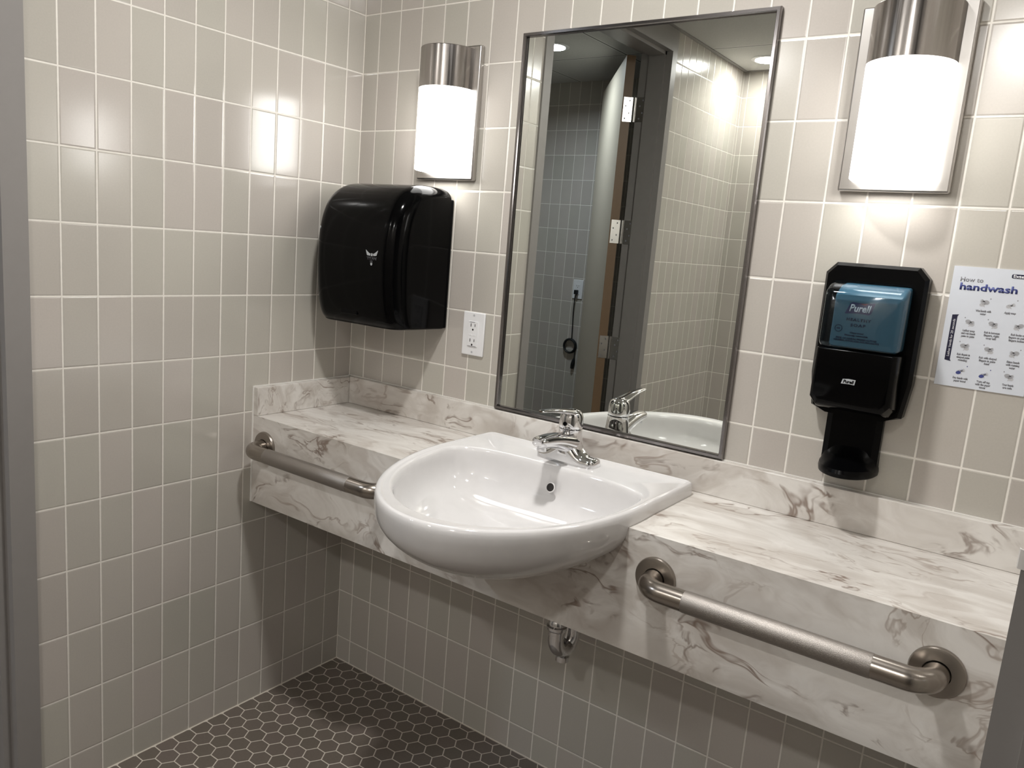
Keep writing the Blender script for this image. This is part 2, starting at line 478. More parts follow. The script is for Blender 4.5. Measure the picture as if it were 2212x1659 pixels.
# ------------------------------------------------------------------ sink
SXC = .853
def dense_outer():
    yb, ys, b, r = -.042, -.25, .434, .014
    pts = arc((SXC+SA-r, yb-r), r, 0, PI/2, 6)+arc((SXC-SA+r, yb-r), r, PI/2, PI, 6)
    n = 120
    for i in range(n+1):
        a = PI+PI*i/n
        pts.append((SXC+SA*math.cos(a), ys+b*math.sin(a)))
    return pts
def dense_inner(a=.246, ys=-.27, h=.090, b=.366):
    pts = []
    n = 120
    for i in range(n):
        t = PI*i/n; c, s = math.cos(t), math.sin(t)
        e = 2/3.0
        pts.append((SXC+a*math.copysign(abs(c)**e, c), ys+h*abs(s)**e))
    for i in range(n):
        t = PI+PI*i/n
        pts.append((SXC+a*math.cos(t), ys+b*math.sin(t)))
    return pts
def radial(pts, c, angs):
    out = []
    m = len(pts)
    for a in angs:
        dx, dy = math.cos(a), math.sin(a); best = None
        for i in range(m):
            x1, y1 = pts[i][0]-c[0], pts[i][1]-c[1]; x2, y2 = pts[(i+1) % m][0]-c[0], pts[(i+1) % m][1]-c[1]
            ex, ey = x2-x1, y2-y1; den = dx*ey-dy*ex
            if abs(den) < 1e-12: continue
            t = (x1*ey-y1*ex)/den; u = (x1*dy-y1*dx)/den
            if t > 0 and -1e-6 <= u <= 1+1e-6 and (best is None or t > best): best = t
        out.append(best)
    return out
NS = 176
angs = [2*PI*i/NS for i in range(NS)]
crn = math.atan2(-.046-SY, SA-.004)
angs = sorted(angs+[crn, PI-crn, crn-.02, crn+.02, PI-crn-.02, PI-crn+.02]); NS = len(angs)
def shear(P): return [(x+.07*max(0, -y-.25), y) for x, y in P]
ro = radial(shear(dense_outer()), (SX, SY), angs); ri = radial(shear(dense_inner()), (SX, SY), angs)
def ring_o(s=1.0, off=0.0, z=0.0): return [(SX+math.cos(a)*(r*s-off), SY+math.sin(a)*(r*s-off), z) for a, r in zip(angs, ro)]
def ring_i(off, z): return [(SX+math.cos(a)*(r+off), SY+math.sin(a)*(r+off), z) for a, r in zip(angs, ri)]
IC = (.866, -.385)
def ring_b(s, z):
    return [(IC[0]+(SX+math.cos(a)*r-IC[0])*s, IC[1]+(SY+math.sin(a)*r-IC[1])*s, z) for a, r in zip(angs, ri)]
R = []
for i in range(22):
    t = 1-i/21
    t = math.sin(t*PI/2)
    R.append(ring_o(sink_s(t), 0, .842-.168*t))
R += [ring_o(1, -.0005, .848), ring_o(1, -.0008, .860), ring_o(1, .0000, .866), ring_o(1, .0018, .8715), ring_o(1, .0045, .8742), ring_o(1, .0080, .8750),
      ring_o(1, .0115, .8748), ring_o(1, .0140, .8728), ring_o(1, .0165, .8718)]
R += [ring_i(.0100, .8715), ring_i(.0062, .8705), ring_i(.0030, .8675), ring_i(.0010, .8620), ring_i(0, .855)]
for i in range(1, 22):
    f = math.sin(i/21*PI/2)
    s = max(.085, (1-f**3.2)**.55)
    R.append(ring_b(s, .855-.122*f))
bm = B(); rings(bm, R)
S = thing('sink', 'white ceramic D-shaped sink set into the stone counter, bulging over its front', 'sink', (SX, SY, .66))
obj('basin', bm, M['ceramic'], S, smooth=60)
# overflow hole in the back of the bowl
def tilt_disc(bm, c, r, nrm, h0, h1, n=24):
    nrm = Vector(nrm).normalized(); u = nrm.orthogonal().normalized(); v = nrm.cross(u); c = Vector(c)
    rings(bm, [[c+nrm*h+(u*math.cos(2*PI*k/n)+v*math.sin(2*PI*k/n))*rr for k in range(n)] for rr, h in ((r, h0), (r, h1))])
ovc = (SX+.001, -.1985, .826)
bm = B(); tilt_disc(bm, ovc, .0098, (0, -1, .30), -.002, .0012); obj('overflow_hole', bm, M['dark_hole'], S)
bm = B()
n_ = Vector((0, -1, .30)).normalized(); u_ = n_.orthogonal().normalized(); v_ = n_.cross(u_)
tube(bm, [Vector(ovc)+n_*.0006+(u_*math.cos(2*PI*k/32)+v_*math.sin(2*PI*k/32))*.0104 for k in range(33)], .0014, 8, False)
obj('overflow_ring', bm, M['ceramic'], S)
bm = B(); lathe(bm, [(.021, .7332), (.0215, .7350), (.012, .7362), (.0, .7362)], (IC[0], IC[1], 0), n=28, cap=(True, False)); obj('drain', bm, M['chrome'], S)

# ------------------------------------------------------------------ faucet
FX, FY, FZ = .854, -.121, .8718
F = thing('faucet', 'polished chrome single-lever faucet standing on the back ledge of the sink', 'faucet', (FX, FY, FZ))
bm = B()
# base: two winged feet flowing up into the column
R = []
N = 33
for i in range(N):
    k = -1+2*i/(N-1); x = FX+.076*k; ak = abs(k)
    core = max(0, 1-(ak/.62))
    h = .017+.012*(1-ak)+.052*core**1.5
    if ak > .93: h *= 1-.35*((ak-.93)/.07)**2
    yb = .030-.004*ak; yf = -.032+.010*ak**2
    if ak > .85: q = 1-.40*((ak-.85)/.15)**2; yb *= q; yf *= q
    top = max(.16, 1-.50*(1-ak)-.12) if ak < .62 else .72
    top = .72-.10*core
    prof = [(yf, 0), (yf, h*.45), (yf*.96, h*.72), (yf*top, h*.94), (yf*top*.55, h), (yb*top*.55, h), (yb*top, h*.94), (yb*.96, h*.72), (yb, h*.45), (yb, 0)]
    R.append([(x, FY+p[0], FZ+p[1]) for p in prof])
rings(bm, R)
base = obj('base', bm, M['chrome'], F, smooth=50)
bm = B()
lathe(bm, [(.034, .020), (.0325, .035), (.0295, .050), (.0275, .064), (.0268, .074), (.0272, .0765), (.0255, .0775)], (FX, FY, FZ), n=40)
obj('column', bm, M['chrome'], F, smooth=50)
# spout: wide flattened arm growing out of the base and reaching forward
bm = B(); R = []
N = 22
for i in range(N):
    t = i/(N-1)
    y = FY-.004-.133*t
    zc = FZ+.045+.020*t+.006*math.sin(t*PI)
    hw_ = .0300-.0125*t**.8; th = .0300-.0170*t**.7
    if i >= N-3: q = (1, .93, .72)[i-(N-3)]; hw_ *= q; th *= q
    ring = []
    for k in range(24):
        a = 2*PI*k/24; c, s = math.cos(a), math.sin(a)
        ring.append((FX+hw_*math.copysign(abs(c)**.75, c), y, zc+th*math.copysign(abs(s)**.8, s)*(.72 if s > 0 else 1)))
    R.append(ring)
rings(bm, R); obj('spout', bm, M['chrome'], F, smooth=60)
bm = B(); lathe(bm, [(.0105, .043), (.0110, .046), (.0110, .055), (.010, .062)], (FX, FY-.116, FZ), n=24); obj('aerator', bm, M['chrome'], F)
# lever handle: domed cap carrying a blade that points forward
bm = B()
lathe(bm, [(.0245, .0782), (.0268, .0800), (.0272, .086), (.0270, .097), (.0262, .106), (.0235, .1140), (.0180, .1195), (.0095, .1222), (.0012, .1228)], (FX, FY, FZ), n=40)
R = []
N = 18
for i in range(N):
    t = i/(N-1)
    y = FY+.006-.140*t
    zc = FZ+.1125+.007*math.sin(t*PI*.9)+.018*t**1.5
    hw_ = .0215*(1-t)**.6+.0075*(1-(1-t)**.6) if t < 1 else .004
    hw_ = .0225-.0135*t**.7
    th = .0100-.0072*t**.6
    if i == N-1: hw_ *= .6; th *= .6
    R.append([(FX+hw_*math.cos(2*PI*k/20), y, zc+th*math.sin(2*PI*k/20)) for k in range(20)])
rings(bm, R); obj('lever_handle', bm, M['chrome'], F, smooth=60)
bm = B(); lathe(bm, [(.0048, 0), (.0048, -.0016), (.003, -.0022)], (FX, FY-.0272, FZ+.091), 'y', 16); obj('index_button', bm, M['black_satin'], F)

# ------------------------------------------------------------------ drain trap under the counter
TX, TY = .896, -.168
UX, UY = .908, -.112
T = thing('drain_trap', 'chrome P-trap hanging below the stone apron under the sink', 'pipe', (TX, TY, .40))
bm = B(); tube(bm, [(.862, -.285, .690), (.862, -.285, .655), (.864, -.272, .640), (.892, -.182, .618), (TX, TY, .605), (TX, TY, .50)], .0160, 24); obj('tailpiece', bm, M['chrome'], T)
bm = B(); lathe(bm, [(.0225, 0), (.0240, .003), (.0240, .010), (.0205, .013), (.0205, .020), (.0185, .024)], (TX, TY, .487), n=28); obj('slip_nut', bm, M['chrome'], T)
dirv = Vector((UX-TX, UY-TY, 0)); dl = dirv.length; dirv.normalize()
bm = B()
path = [Vector((TX, TY, .4895))]
for i in range(17):
    a = PI*i/16
    path.append(Vector((TX, TY, .466))+dirv*(dl/2*(1-math.cos(a)))+Vector((0, 0, -dl/2*math.sin(a)*1.25)))
path.append(Vector((UX, UY, .50)))
for i in range(1, 7):
    a = PI/2*i/6
    path.append(Vector((UX, UY, .50))+Vector((0, .03*(1-math.cos(a)), .03*math.sin(a))))
tube(bm, path, .0192, 24); obj('trap_bend', bm, M['chrome'], T, smooth=60)
bm = B(); tube(bm, [(UX, UY+.03, .53), (UX, -.003, .53)], .0165, 20); obj('trap_arm', bm, M['chrome'], T)
bm = B(); lathe(bm, [(.036, -.00002), (.036, -.004), (.024, -.012), (.0175, -.016)], (UX, 0, .53), 'y', 28); obj('wall_flange', bm, M['chrome'], T)
cp = Vector((TX, TY, .452))+dirv*(dl*.5)
bm = B(); lathe(bm, [(.0165, -.064), (.0165, -.052), (.0135, -.050), (.0135, -.036)], (cp.x, cp.y, .466), n=20); obj('cleanout_plug', bm, M['chrome'], T)

# ------------------------------------------------------------------ grab bars
def grab_bar(x0, x1, z, label, group):
    yb = YC-.0006; yo = YC-.057; r = .019
    g_ = thing('grab_bar', label, 'grab bar', (x0, YC, z), group)
    path = [(x0, yb-.004, z)]
    rb = .036
    for i in range(13):
        a = PI/2*i/12
        path.append((x0+rb*(1-math.cos(a)), yo+rb-rb*math.sin(a), z))
    for i in range(13):
        a = PI/2*(1-i/12)
        path.append((x1-rb*(1-math.cos(a)), yo+rb-rb*math.sin(a), z))
    path.append((x1, yb-.004, z))
    bm = B(); tube(bm, path, r, 28); obj('rail', bm, M['steel_rail'], g_, smooth=60)
    bm = B(); tube(bm, [(x0+.080, yo, z), (x0+.082, yo, z), (x1-.082, yo, z), (x1-.080, yo, z)], [r+.0001, r+.0006, r+.0006, r+.0001], 28, False)
    obj('grip', bm, M['steel_grip'], g_)
    for x in (x0, x1):
        bm = B(); lathe(bm, [(.040, 0), (.0402, -.003), (.0385, -.0062), (.034, -.0074), (.0205, -.0084), (.0198, -.0065), (.0198, -.002)], (x, yb, z), 'y', 40, (True, False))
        obj('flange', bm, M['flange'], g_, smooth=40)
    return g_
gb = grab_bar(1.196, 1.661, .7655, 'brushed steel grab bar on the stone apron right of the sink', 'grab bars on the counter front')
copy_tree(gb, (.058, YC, .7695), 'brushed steel grab bar by the left wall, its end hidden behind the sink')

# ------------------------------------------------------------------ wall sconces
def sconce(cx, zb, zt, label):
    w = .096; s = thing('wall_sconce', label, 'wall light', (cx, 0, (zb+zt)/2), 'wall sconces beside the mirror')
    bm = B(); box(bm, cx-w, cx+w, -.019, -.0008, zb, zt); obj('backplate', bm, M['nickel_plate'], s, bevel=.004)
    def half(a, b, z, n=40, y0=-.0192):
        return [(cx-a*math.cos(PI*i/n), y0-b*math.sin(PI*i/n), z) for i in range(n+1)]
    zg0, zg1 = zb+.0195, zt-.108
    bm = B(); rings(bm, [half(.0725, .0785, zg0), half(.0745, .0805, zg0+.002), half(.0745, .0805, zg1)]); obj('shade', bm, M['glow'], s, smooth=40)
    bm = B(); rings(bm, [half(.0752, .0810, zg1+.0004), half(.0752, .0810, zt-.010), half(.0738, .0795, zt-.0085)]); obj('cap', bm, M['nickel'], s, smooth=40)
    L = bpy.data.lights.new('lamp', 'AREA'); L.shape = 'RECTANGLE'; L.size = .12; L.size_y = .06; L.energy = .20; L.color = (1, .98, .945)
    lo = bpy.data.objects.new('lamp', L); COL.objects.link(lo); lo.parent = s; lo.location = (0, -.055, zg0-.001-(zb+zt)/2)
    return s
sc1 = sconce(.338, 1.502, 1.832, 'lit white glass wall sconce with metal cap, above the towel dispenser')
copy_tree(sc1, (1.424, 0, sc1.location.z-.003), 'lit white glass wall sconce with metal cap, above the soap dispenser')

# ------------------------------------------------------------------ mirror
mx0, mx1, mz0, mz1 = .556, 1.173, .9275, 1.850
mr = thing('wall_mirror', 'tall rectangular mirror in a thin steel frame above the sink', 'mirror', ((mx0+mx1)/2, 0, mz0))
bm = B()
prof = [(0, -.0008), (0, -.0120), (.0018, -.0155), (.0075, -.0155), (.0092, -.0125), (.0092, -.0062), (.0125, -.0052), (.0125, -.0008)]
R = []
for cx_, cz_, sx_, sz_ in ((mx0, mz0, 1, 1), (mx1, mz0, -1, 1), (mx1, mz1, -1, -1), (mx0, mz1, 1, -1), (mx0, mz0, 1, 1)):
    R.append([(cx_+sx_*p[0], p[1], cz_+sz_*p[0]) for p in prof])
Vv = [[bm.verts.new(p) for p in r] for r in R[:4]]
for i in range(4):
    a, b = Vv[i], Vv[(i+1) % 4]
    for k in range(len(prof)):
        k2 = (k+1) % len(prof)
        bm.faces.new((a[k], a[k2], b[k2], b[k]))
obj('frame', bm, M['frame_steel'], mr, smooth=20)
bm = B(); box(bm, mx0+.0100, mx1-.0100, -.0060, -.0022, mz0+.0100, mz1-.0100); obj('mirror_glass', bm, M['mirror'], mr, smooth=0)

# ------------------------------------------------------------------ paper towel dispenser
TD = thing('towel_dispenser', 'large glossy black paper towel dispenser on the back wall in the left corner', 'dispenser', (.213, 0, 1.108))
prof = [(-.012, 1.480), (-.07, 1.4815), (-.11, 1.478), (-.142, 1.468), (-.168, 1.451), (-.188, 1.428), (-.202, 1.398), (-.211, 1.362), (-.2155, 1.32), (-.2165, 1.27), (-.213, 1.215), (-.206, 1.165), (-.196, 1.132), (-.182, 1.115), (-.160, 1.1085), (-.012, 1.106)]
# resample the profile smoothly
def catmull(P, m):
    out = []
    for i in range(len(P)-1):
        p0 = P[max(i-1, 0)]; p1 = P[i]; p2 = P[i+1]; p3 = P[min(i+2, len(P)-1)]
        for k in range(m):
            t = k/m
            out.append(tuple(.5*((2*b)+(-a+c)*t+(2*a-5*b+4*c-d_)*t*t+(-a+3*b-3*c+d_)*t**3) for a, b, c, d_ in zip(p0, p1, p2, p3)))
    out.append(P[-1]); return out
pf = catmull(prof, 4)
x0, x1 = .0585, .3655
def td_ring(x, ins):
    # ins: inset of front/top/bottom at this station
    out = []
    for y, z in pf:
        fy = max(0, (-y-.012)/.2045)
        zz = z+(1.29-z)*ins*(.72 if z > 1.29 else .18)/.19
        out.append((x, y+ins*fy, zz))
    return out
R = []
rr = .046
st = [0, .02, .06, .13, .24, .38, .56, .78, 1.0]
for q in st:
    xx = rr*q; ins = rr-math.sqrt(max(0, rr*rr-(rr-xx)**2))
    R.append(td_ring(x0+xx, ins*.98+(.004 if q == 0 else 0)))
for q in st[::-1]:
    xx = rr*q; ins = rr-math.sqrt(max(0, rr*rr-(rr-xx)**2))
    R.append(td_ring(x1-xx, ins*.98+(.004 if q == 0 else 0)))
bm = B(); rings(bm, R); obj('cover', bm, M['black'], TD, smooth=50)
bm = B(); box(bm, .0555, .3670, -.0115, -.0008, 1.112, 1.452); obj('back_plate', bm, M['black_satin'], TD, bevel=.004)
def front_y(z):
    for (y1_, z1_), (y2_, z2_) in zip(pf[:-1], pf[1:]):
        if y1_ < -.15 and min(z1_, z2_) <= z <= max(z1_, z2_) and abs(z2_-z1_) > 1e-6:
            return y1_+(y2_-y1_)*(z-z1_)/(z2_-z1_)
    return -.215
# winged silver emblem
def flat(bm, poly, y, d=.0005): prism(bm, poly, y, y-d, 'xz')
bm = B(); ex, ez = .288, 1.291
ye = front_y(ez)-.0002
for s in (-1, 1):
    flat(bm, [(ex+s*.004, ez+.0075), (ex+s*.010, ez+.0095), (ex+s*.0215, ez+.017), (ex+s*.0185, ez+.0085), (ex+s*.0165, ez+.0035), (ex+s*.006, ez+.0025)][::s], ye)
flat(bm, [(ex-.0022, ez+.009), (ex+.0022, ez+.009), (ex+.003, ez+.002), (ex-.003, ez+.002)], ye)
flat(bm, [(ex+.0035*math.cos(a*PI/6), ez-.0175+.004*math.sin(a*PI/6)) for a in range(12)], ye)
obj('winged_emblem', bm, M['silver_print'], TD, smooth=0)
bm = B(); text_bm(bm, 'TITAN', .0105, ex, front_y(ez-.006)-.0007, ez-.0075, 'CENTER', .0004, 0, .0004, width=.034)
text_bm(bm, 'H2', .0075, ex, front_y(ez-.012)-.0009, ez-.0145, 'CENTER', .0003)
obj('lettering', bm, M['dim_print'], TD, smooth=0)
bm = B(); tilt = Vector((-.57, -.82, 0))
def tilt_plate(bm, c, r, nrm, d, n=16):
    nrm = nrm.normalized(); u = Vector((0, 0, 1)); v = nrm.cross(u); c = Vector(c)
    rings(bm, [[c+nrm*h+(u*math.cos(2*PI*k/n)+v*math.sin(2*PI*k/n))*r for k in range(n)] for h in (-.003, d)])
tilt_plate(bm, (.0800, -.2052, 1.3545), .0045, tilt, .0008)
obj('corner_mark', bm, M['silver_print'], TD, smooth=0)
bm = B(); box(bm, .168, .230, -.2030, -.1990, 1.137, 1.150)
obj('sensor_window', bm, M['black_satin'], TD, smooth=0, bevel=.002)

# ------------------------------------------------------------------ GFCI outlet on the back wall
def decora(name, label, cx, y, cz, w, h, group=None, s=-1, slots=True):
    o = thing(name, label, 'outlet', (cx, y, cz), group)
    bm = B(); box(bm, cx-w/2, cx+w/2, y-.0062, y-.0006, cz-h/2, cz+h/2); obj('cover_plate', bm, M['white_plastic'], o, bevel=.0028)
    bm = B(); box(bm, cx-.0165, cx+.0165, y-.0082, y-.0058, cz-.0335, cz+.0335); f_ = obj('receptacle_face', bm, M['white_plastic'], o, bevel=.0008)
    return o
WO = decora('wall_outlet', 'white duplex outlet on the tile wall between the towel dispenser and the mirror', .464, 0, 1.1093, .0715, .1150)
for dz in (1.1260, 1.0860):
    bm = B()
    box(bm, .4640-.0078, .4640-.0058, -.0086, -.0078, dz+.0022, dz+.0108)
    box(bm, .4640+.0058, .4640+.0076, -.0086, -.0078, dz+.0030, dz+.0100)
    lathe(bm, [(.0026, -.0086), (.0026, -.0078)], (.464, 0, dz-.0050), 'y', 12)
    obj('socket_slots', bm, M['dark_hole'], WO, smooth=0)
bm = B(); box(bm, .464-.011, .464-.001, -.0087, -.0080, 1.1045, 1.1085); box(bm, .464+.001, .464+.011, -.0087, -.0080, 1.1045, 1.1085)
obj('test_button', bm, M['white_plastic'], WO, bevel=.0004)
for z_ in (1.1585, 1.0612):
    bm = B(); lathe(bm, [(.0030, -.0068), (.0030, -.0060)], (.464, 0, z_), 'y', 14); obj('screw', bm, M['light_print'], WO)
bm = B(); box(bm, .453, .470, -.0086, -.0080, 1.1398, 1.1412); obj('fine_print', bm, M['grey_print'], WO, smooth=0)
bm = B(); box(bm, .450, .477, -.0086, -.0080, 1.0765, 1.0777); obj('fine_print', bm, M['grey_print'], WO, smooth=0)

# ------------------------------------------------------------------ soap dispenser
SD = thing('soap_dispenser', 'black soap dispenser with a blue cartridge and drip tray, right of the mirror', 'dispenser', (1.425, 0, .965))
cx = 1.425
def soct(e=0, zt=1.3655):
    return [(cx-.072+e*.5, zt-e), (cx-.090+e, zt-.020-e*.5), (cx-.090+e, 1.150), (cx-.082+e, 1.086+e*.3), (cx-.052, 1.076), (cx+.052, 1.076), (cx+.082-e, 1.086+e*.3), (cx+.090-e, 1.150), (cx+.090-e, zt-.020-e*.5), (cx+.072-e*.5, zt-e)]
bm = B(); rings(bm, [[(p[0], y, p[1]) for p in soct(e)] for y, e in ((-.0008, 0), (-.030, 0), (-.040, .006))]); obj('back_housing', bm, M['black_satin'], SD, smooth=30)
bm = B()
def bod(y, hw_, z0_, z1_, r=.012):
    return [(cx-hw_, y, z1_), (cx-hw_, y, z0_+r*1.2), (cx-hw_+r, y, z0_), (cx+hw_-r, y, z0_), (cx+hw_, y, z0_+r*1.2), (cx+hw_, y, z1_)]
rings(bm, [bod(-.0405, .0745, 1.084, 1.206), bod(-.080, .0725, 1.092, 1.206), bod(-.098, .0700, 1.098, 1.206), bod(-.1045, .0640, 1.106, 1.206)])
obj('front_cover', bm, M['black'], SD, smooth=35, bevel=.002)
bm = B()
rings(bm, [[(cx-.0515, -.0008, z), (cx-.0515, -.016, z), (cx-.040, -.023, z), (cx+.040, -.023, z), (cx+.0515, -.016, z), (cx+.0515, -.0008, z)] for z in (.970, 1.0755)])
obj('shield_panel', bm, M['black_satin'], SD, smooth=30)
def hell(a, b, z, n=36): return [(cx-a*math.cos(PI*i/n), -.0010-b*math.sin(PI*i/n), z) for i in range(n+1)]
bm = B()
rings(bm, [hell(.050, .080, .9605), hell(.0535, .0925, .9640), hell(.0545, .0955, .9720), hell(.0535, .0930, .9790), hell(.0528, .078, .9805), hell(.0526, .060, .984), hell(.0522, .045, .9905), hell(.0518, .032, 1.0010), hell(.0515, .0235, 1.014)])
obj('drip_tray', bm, M['black_satin'], SD, smooth=35)
# cartridge: clear shell over a blue pouch
bm = B()
cz0, cz1 = 1.2068, 1.3320
def crr(y, ins, zt): return [(px, y, pz) for px, pz in rrect(cx-.0700+ins, cx+.0705-ins, cz0+ins, zt, .011, 5)]
rings(bm, [crr(-.0412, 0, cz1), crr(-.066, 0, cz1), crr(-.094, .0010, cz1-.013), crr(-.1015, .0035, cz1-.018), crr(-.1055, .010, cz1-.024)])
ct = obj('cartridge', bm, M['shell'], SD, smooth=35)
bm = B()
def prr(y, ins, zt): return [(px, y, pz) for px, pz in rrect(cx-.0505+ins, cx+.0675-ins, cz0+.0035+ins, zt, .006, 4)]
rings(bm, [prr(-.0415, 0, cz1-.004), prr(-.070, 0, cz1-.008), prr(-.095, 0, cz1-.022), prr(-.0985, .002, cz1-.025)])
pouch = obj('soap_pouch', bm, M['soap_blue'], SD, smooth=35)
yl = -.0988
bm = B()
lx, lz = 1.4200, 1.2842
fl = [(-.0250, -.0112), (-.0175, .0080), (-.0135, .0106), (.0040, .0093), (.0252, .0118), (.0205, -.0068), (.0165, -.0106), (-.0030, -.0092)]
prism(bm, [(lx+a, lz+b) for a, b in fl], yl, yl-.0003, 'xz'); obj('brand_panel', bm, M['label_navy'], pouch, smooth=0)
bm = B(); prism(bm, [(lx-.002, lz+.0090), (lx+.0135, lz+.0098), (lx+.008, lz+.0060)], yl-.0003, yl-.0005, 'xz'); obj('red_accent', bm, M['label_red'], pouch, smooth=0)
bm = B(); text_bm(bm, 'Purell', .0185, lx-.0005, yl-.0010, lz-.0062, 'CENTER', .0004, .22, .0006, width=.0370); obj('brand_lettering', bm, M['label_white'], pouch, smooth=0)
bm = B()
text_bm(bm, 'HEALTHY', .0072, 1.4205, yl-.0007, 1.2608, 'CENTER', .0002, 0, .0005, space=1.25, width=.042)
text_bm(bm, 'SOAP', .0072, 1.4208, yl-.0007, 1.2508, 'CENTER', .0002, 0, .0005, space=1.25, width=.0260)
text_bm(bm, 'Clean scent', .0042, 1.4208, yl-.0007, 1.2378, 'CENTER', .0001, 0, .0005, width=.0240)
text_bm(bm, 'Naturally renewable', .0042, 1.4205, yl-.0007, 1.2330, 'CENTER', .0001, 0, .0005, width=.0400)
text_bm(bm, 'FREE OF HARSH PRESERVATIVES', .0042, 1.4210, yl-.0007, 1.2268, 'CENTER', .0001, 0, .0005, width=.0700)
text_bm(bm, 'PARABENS, PHTHALATES AND FRAGRANCE', .0042, 1.4215, yl-.0007, 1.2226, 'CENTER', .0001, 0, .0005, width=.0780)
tube(bm, [(1.3880+.0062*math.cos(2*PI*k/24), yl-.0004, 1.2452+.0062*math.sin(2*PI*k/24)) for k in range(25)], .0005, 6, False)
box(bm, 1.3850, 1.3910, yl-.0006, yl, 1.2440, 1.2462)
obj('label_print', bm, M['label_blue'], pouch, smooth=0)
# small silver badge on the lower cover
bm = B(); bx, bz = 1.4208, 1.1495; yb_ = -.1047
fl2 = [(-.0124, -.0050), (-.0100, .0040), (.0, .0052), (.0124, .0046), (.0112, -.0050), (.002, -.0044)]
prism(bm, [(bx+a, bz+b) for a, b in fl2], yb_, yb_-.0004, 'xz'); bd = obj('brand_badge', bm, M['silver_print'], SD, smooth=0)
bm = B(); text_bm(bm, 'Purell', .0080, bx, yb_-.0008, bz-.0028, 'CENTER', .0003, .2, .0004, width=.019); obj('badge_lettering', bm, M['black_satin'], bd, smooth=0)

# ------------------------------------------------------------------ handwash poster
PO = thing('handwash_poster', 'white paper notice on the tile wall headed How to handwash, right of the soap dispenser', 'poster', (1.617, 0, 1.157))
px0, px1, pz0, pz1 = 1.5465, 1.6875, 1.1575, 1.3745
yp = -.0020
bm = B(); box(bm, px0, px1, yp, -.00002, pz0, pz1); obj('sheet', bm, M['paper'], PO, smooth=0)
yt = yp-.0004
bm = B(); text_bm(bm, 'How to', .0112, 1.5590, yt, 1.3482, 'LEFT', .0001, 0, .0003, width=.0355)
obj('heading', bm, M['grey_print'], PO, smooth=0)
bm = B(); text_bm(bm, 'handwash', .0170, 1.5598, yt, 1.3335, 'LEFT', .0005, 0, .0003, width=.0888); obj('title_lettering', bm, M['navy'], PO, smooth=0)
bm = B(); prism(bm, rrect(1.6366, 1.6866, 1.3594, 1.3668, .0026), yp, yp-.0002, 'xz'); lg = obj('logo_box', bm, M['navy_dark'], PO, smooth=0)
bm = B(); text_bm(bm, 'Exten', .0074, 1.6388, yt-.0001, 1.3606, 'LEFT', .0002, 0, .0003, width=.0200); obj('logo_lettering', bm, M['label_white'], lg, smooth=0)
bm = B()
prism(bm, [(1.5566, 1.2045), (1.5566, 1.2872), (1.5672, 1.2885), (1.5652, 1.2850), (1.5652, 1.2060), (1.5672, 1.2028), (1.5566, 1.2035)][:6], yp, yp-.0002, 'xz'); sb = obj('side_band', bm, M['navy_dark'], PO, smooth=0)
bm = B(); text_bm(bm, 'Lather hands for 20 seconds', .0058, 1.5628, yt-.0001, 1.2455, 'CENTER', 0, 0, .0003, rot90=True, width=.068); obj('band_lettering', bm, M['label_white'], sb, smooth=0)
icons = [(1.6032, 1.3120), (1.6437, 1.3130), (1.5862, 1.2750), (1.6222, 1.2755), (1.6610, 1.2765), (1.5848, 1.2312), (1.6230, 1.2300), (1.6620, 1.2285), (1.5863, 1.1880), (1.6230, 1.1868), (1.6606, 1.1875)]
caps = [['Wet hands with', 'water'], ['Apply soap'], ['Lather soap', 'and rub hands', 'palm to palm'], ['Rub in between', 'fingers, right', 'over left'], ['Rub backs of', 'fingers on palm', 'fingers locked'],
        ['Rub thumb in', 'clasped palm', 'rotating'], ['Rub with clasped', 'fingers in palm', 'hand'], ['Rinse hands', 'with running', 'water'], ['Dry hands with', 'paper towel', ''], ['Turn off tap', 'with the paper', 'towel'], ['Your hands', 'are safe']]
